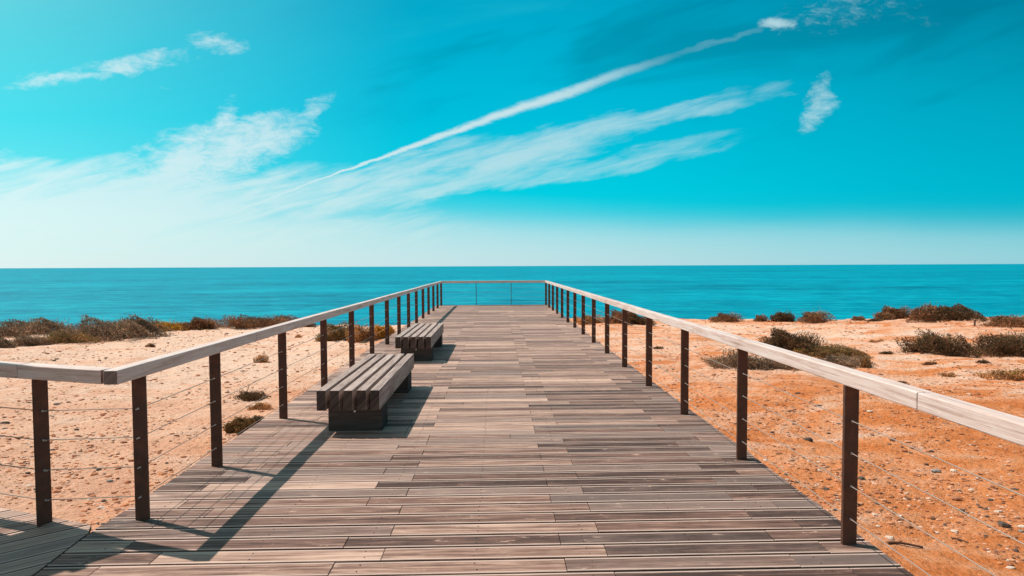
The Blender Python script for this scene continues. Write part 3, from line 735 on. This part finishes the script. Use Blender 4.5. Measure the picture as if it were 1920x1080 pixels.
# small dry tufts
G3 = 'small dry tufts scattered on the sand'
for x, y, w, h, pal, lb in [
    (1740, 645, 0, 0, None, None),
    (1592, 658, 26, 6, 'dark', 'flat dark tuft right above the flowering bush slope'),
    (1640, 642, 30, 5, 'straw', 'thin straw tuft on the pale sand left of the dark band'),
    (1664, 664, 24, 5, 'dark', 'small dark tuft on the rippled sand below the dark band'),
    (1742, 684, 26, 6, 'brown', 'brown tuft on the ripples in front of the olive mat shrub'),
    (1776, 706, 30, 6, 'straw', 'reddish dry tuft on the sand above the rail joint'),
    (1690, 720, 24, 5, 'brown', 'flat brown tuft beside the right handrail'),
    (1842, 681, 22, 5, 'dark', 'small flat tuft just left of the straw tuft'),
    (1236, 655, 20, 5, 'brown', 'tiny brown tuft between the right posts'),
    (284, 650, 20, 7, 'brown', 'small reddish tuft on the sand above the left handrail'),
    (560, 632, 14, 5, 'straw', 'pale tuft near the olive bush behind the left railing')]:
    if lb: shrub_px(x-w/2, x+w/2, y-h, y+1, pal, lb, n=320, leaf=.022, lobes=4, group=G3, name='dry_tuft', cat='tuft', spiky=.5)

# bare twig over the flat plant
tw = MB(); p = place(462, 738)
def seg(a, c, r): tw.tube((p.x+a[0], p.y+a[1], p.z+a[2]), (p.x+c[0], p.y+c[1], p.z+c[2]), r, 5)
seg((0, 0, 0), (.06, 0, .17), .006); seg((.06, 0, .17), (.20, .03, .27), .004); seg((.05, 0, .12), (-.08, .02, .18), .003); seg((0, 0, .02), (-.14, 0, .12), .003); seg((.2, .03, .27), (.30, .02, .30), .003)
tag(tw.build('twig', M_BARK), 'bare forked twig rising from the flat plant on the left sand', 'twig')

# ------------------------------------------------------------------ stones, sticks, stake
def rock_mesh(mb, c, s, tone, squash=0.55):
    n1, n2 = 6, 4; b = len(mb.v); ph = random.uniform(0, 6); ex = random.uniform(.9, 1.8)
    for i in range(1, n2):
        for j in range(n1):
            a = math.pi*i/n2; t = 2*math.pi*j/n1+ph; r = s*random.uniform(.72, 1.2)
            mb.v.append((c[0]+r*math.sin(a)*math.cos(t)*ex, c[1]+r*math.sin(a)*math.sin(t), c[2]+r*math.cos(a)*squash))
    mb.v.append((c[0], c[1], c[2]+s*squash)); mb.v.append((c[0], c[1], c[2]-s*squash))
    T, B = len(mb.v)-2, len(mb.v)-1
    fs = []
    for i in range(n2-2):
        for j in range(n1):
            fs.append((b+i*n1+j, b+(i+1)*n1+j, b+(i+1)*n1+(j+1) % n1, b+i*n1+(j+1) % n1))
    for j in range(n1):
        fs.append((b+j, b+(j+1) % n1, T)); fs.append((b+(n2-2)*n1+(j+1) % n1, b+(n2-2)*n1+j, B))
    for f in fs: mb.f.append(f); mb.c.append(tone); mb.uv += [(0, 0)]*len(f)
GS = 'loose stones on the sand'
DK, PL, RD, GY = (0.10, 0.07, 0.055), (0.75, 0.58, 0.46), (0.42, 0.17, 0.08), (0.30, 0.27, 0.25)
for x, y, w, tn, lb in [
    (1668, 1010, 16, PL, 'pale stone with a dark underside, just above the thick stick'),
    (1882, 986, 26, DK, 'largest dark flat stone right of the near right post'),
    (1914, 997, 12, GY, 'grey stone at the right edge, beside the largest dark one'),
    (1790, 998, 14, PL, 'pale chip of stone between the two cables at lower right'),
    (1808, 956, 12, RD, 'upright reddish stone touching the upper cable line'),
    (1838, 952, 9, DK, 'small dark stone right of the upright reddish one'),
    (1858, 934, 12, DK, 'dark angular stone high on the right sand'),
    (1793, 936, 18, RD, 'broad flat orange stone left of the dark angular one'),
    (1608, 946, 10, DK, 'small dark stone close behind the near right post'),
    (1516, 826, 20, DK, 'dark clod lying between the two nearest right posts'),
    (1344, 781, 8, RD, 'small reddish stone near the third right post'),
    (1429, 785, 8, RD, 'small reddish stone between second and first right posts'),
    (1756, 884, 16, GY, 'grey stone in the stony patch right of the near post'),
    (1788, 884, 14, PL, 'pale stone in the stony patch, right of the grey one'),
    (1616, 898, 14, DK, 'dark sliver of stone right of the near post'),
    (1550, 918, 14, DK, 'dark sliver of stone left of the near post'),
    (1640, 966, 10, PL, 'thin pale flake between near post and cable'),
    (1904, 1033, 12, DK, 'dark stone low at the right edge'),
    (1702, 988, 14, RD, 'reddish flat stone in the loose line above the stick'),
    (206, 903, 10, GY, 'bluish grey stone on the sand between the left posts'),
    (143, 806, 9, DK, 'dark stone halfway up between the two left posts'),
    (110, 916, 13, RD, 'brown stone low between the two left posts'),
    (107, 673, 7, DK, 'dark stone on the pale sand above the left handrail'),
    (187, 676, 6, DK, 'second dark stone above the left handrail, nearer the corner')]:
    p = place(x, y); mb = MB(); s = w/2*p.y/FPX/1.15
    rock_mesh(mb, (0, 0, 0), s, tn, 0.5)
    o = mb.build('stone', M_STONE); o.location = (p.x, p.y, p.z+s*.22)
    tag(o, lb, 'stone', GS)
def stick(a, b_, r, lb):
    p, q = place(*a), place(*b_); mb = MB(); n = 5
    for i in range(n):
        t0, t1 = i/n, (i+1)/n
        w = lambda t: Vector((0, 0.014*math.sin(t*5), r+0.008*math.sin(t*3.1)))
        P0 = p.lerp(q, t0)-p+w(t0); P1 = p.lerp(q, t1)-p+w(t1)
        mb.tube(P0, P1, r*(1-.3*t0), 7)
    o = mb.build('stick', M_BARK, smooth=False); o.location = p; tag(o, lb, 'stick', 'dead sticks on the sand')
stick((1665, 1020), (1728, 1027), .013, 'thick dark stick lying on the sand, right of the nearest right post')
stick((1784, 1011), (1814, 1018), .008, 'thinner short stick lying right of the thick one')
p = place(1827, 608); mb = MB(); mb.tube((0, 0, -.1), (0.02, 0, .27), .035, 7)
o = mb.build('stake', M_BARK); o.location = p; tag(o, 'short dark wooden stake standing on the sand near the far right shrubs', 'stake')

# gravel and clods: nobody could count these
gr = MB(); K = 60000
right = rng.random(K) < .62
gpx = np.where(right, rng.uniform(1050, 1990, K), rng.uniform(-60, 820, K))
gpy = np.where(right, 600+480*rng.random(K)**1.1, 615+400*rng.random(K)**1.15)
A = np.array([list(ray(px, py)) for px, py in zip(gpx, gpy)]); GZv = np.full(K, GZ)
for _ in range(4):
    T = (GZv-CAM.z)/A[:, 2]; GX = A[:, 0]*T; GY_ = A[:, 1]*T; GZv = gz(GX, np.minimum(GY_, 40))
dens = vnoise(GX, GY_, .8, 21)+vnoise(GX, GY_, 2.3, 22)*.7
keep = (GY_ > 2) & (GY_ < edge(GX)-.2) & (dens > rng.uniform(-.45, .25, K)) & ~((GX > -2.5) & (GX < 2.2))
for i in np.where(keep)[0][:15000]:
    x, y, z = GX[i], GY_[i], GZv[i]
    sz = min(abs(random.gauss(0, .012))+.005, .05)*(0.6+y*.045)
    r_ = random.random()
    tn = random.choice(((0.66, 0.25, 0.10), (0.52, 0.18, 0.07), (0.74, 0.36, 0.20), (0.60, 0.24, 0.11), (0.4, .14, .06))) if r_ < .74 else (random.choice((PL, (0.82, .48, .33))) if r_ < .84 else random.choice((DK, (0.2, .09, .05), (0.28, .12, .06))))
    rock_mesh(gr, (x, y, z+sz*.1), sz, tn, random.uniform(.25, .6))
o = gr.build('gravel', M_STONE); tag(o, 'small stones and clods strewn over the orange sand', 'gravel', kind='stuff')
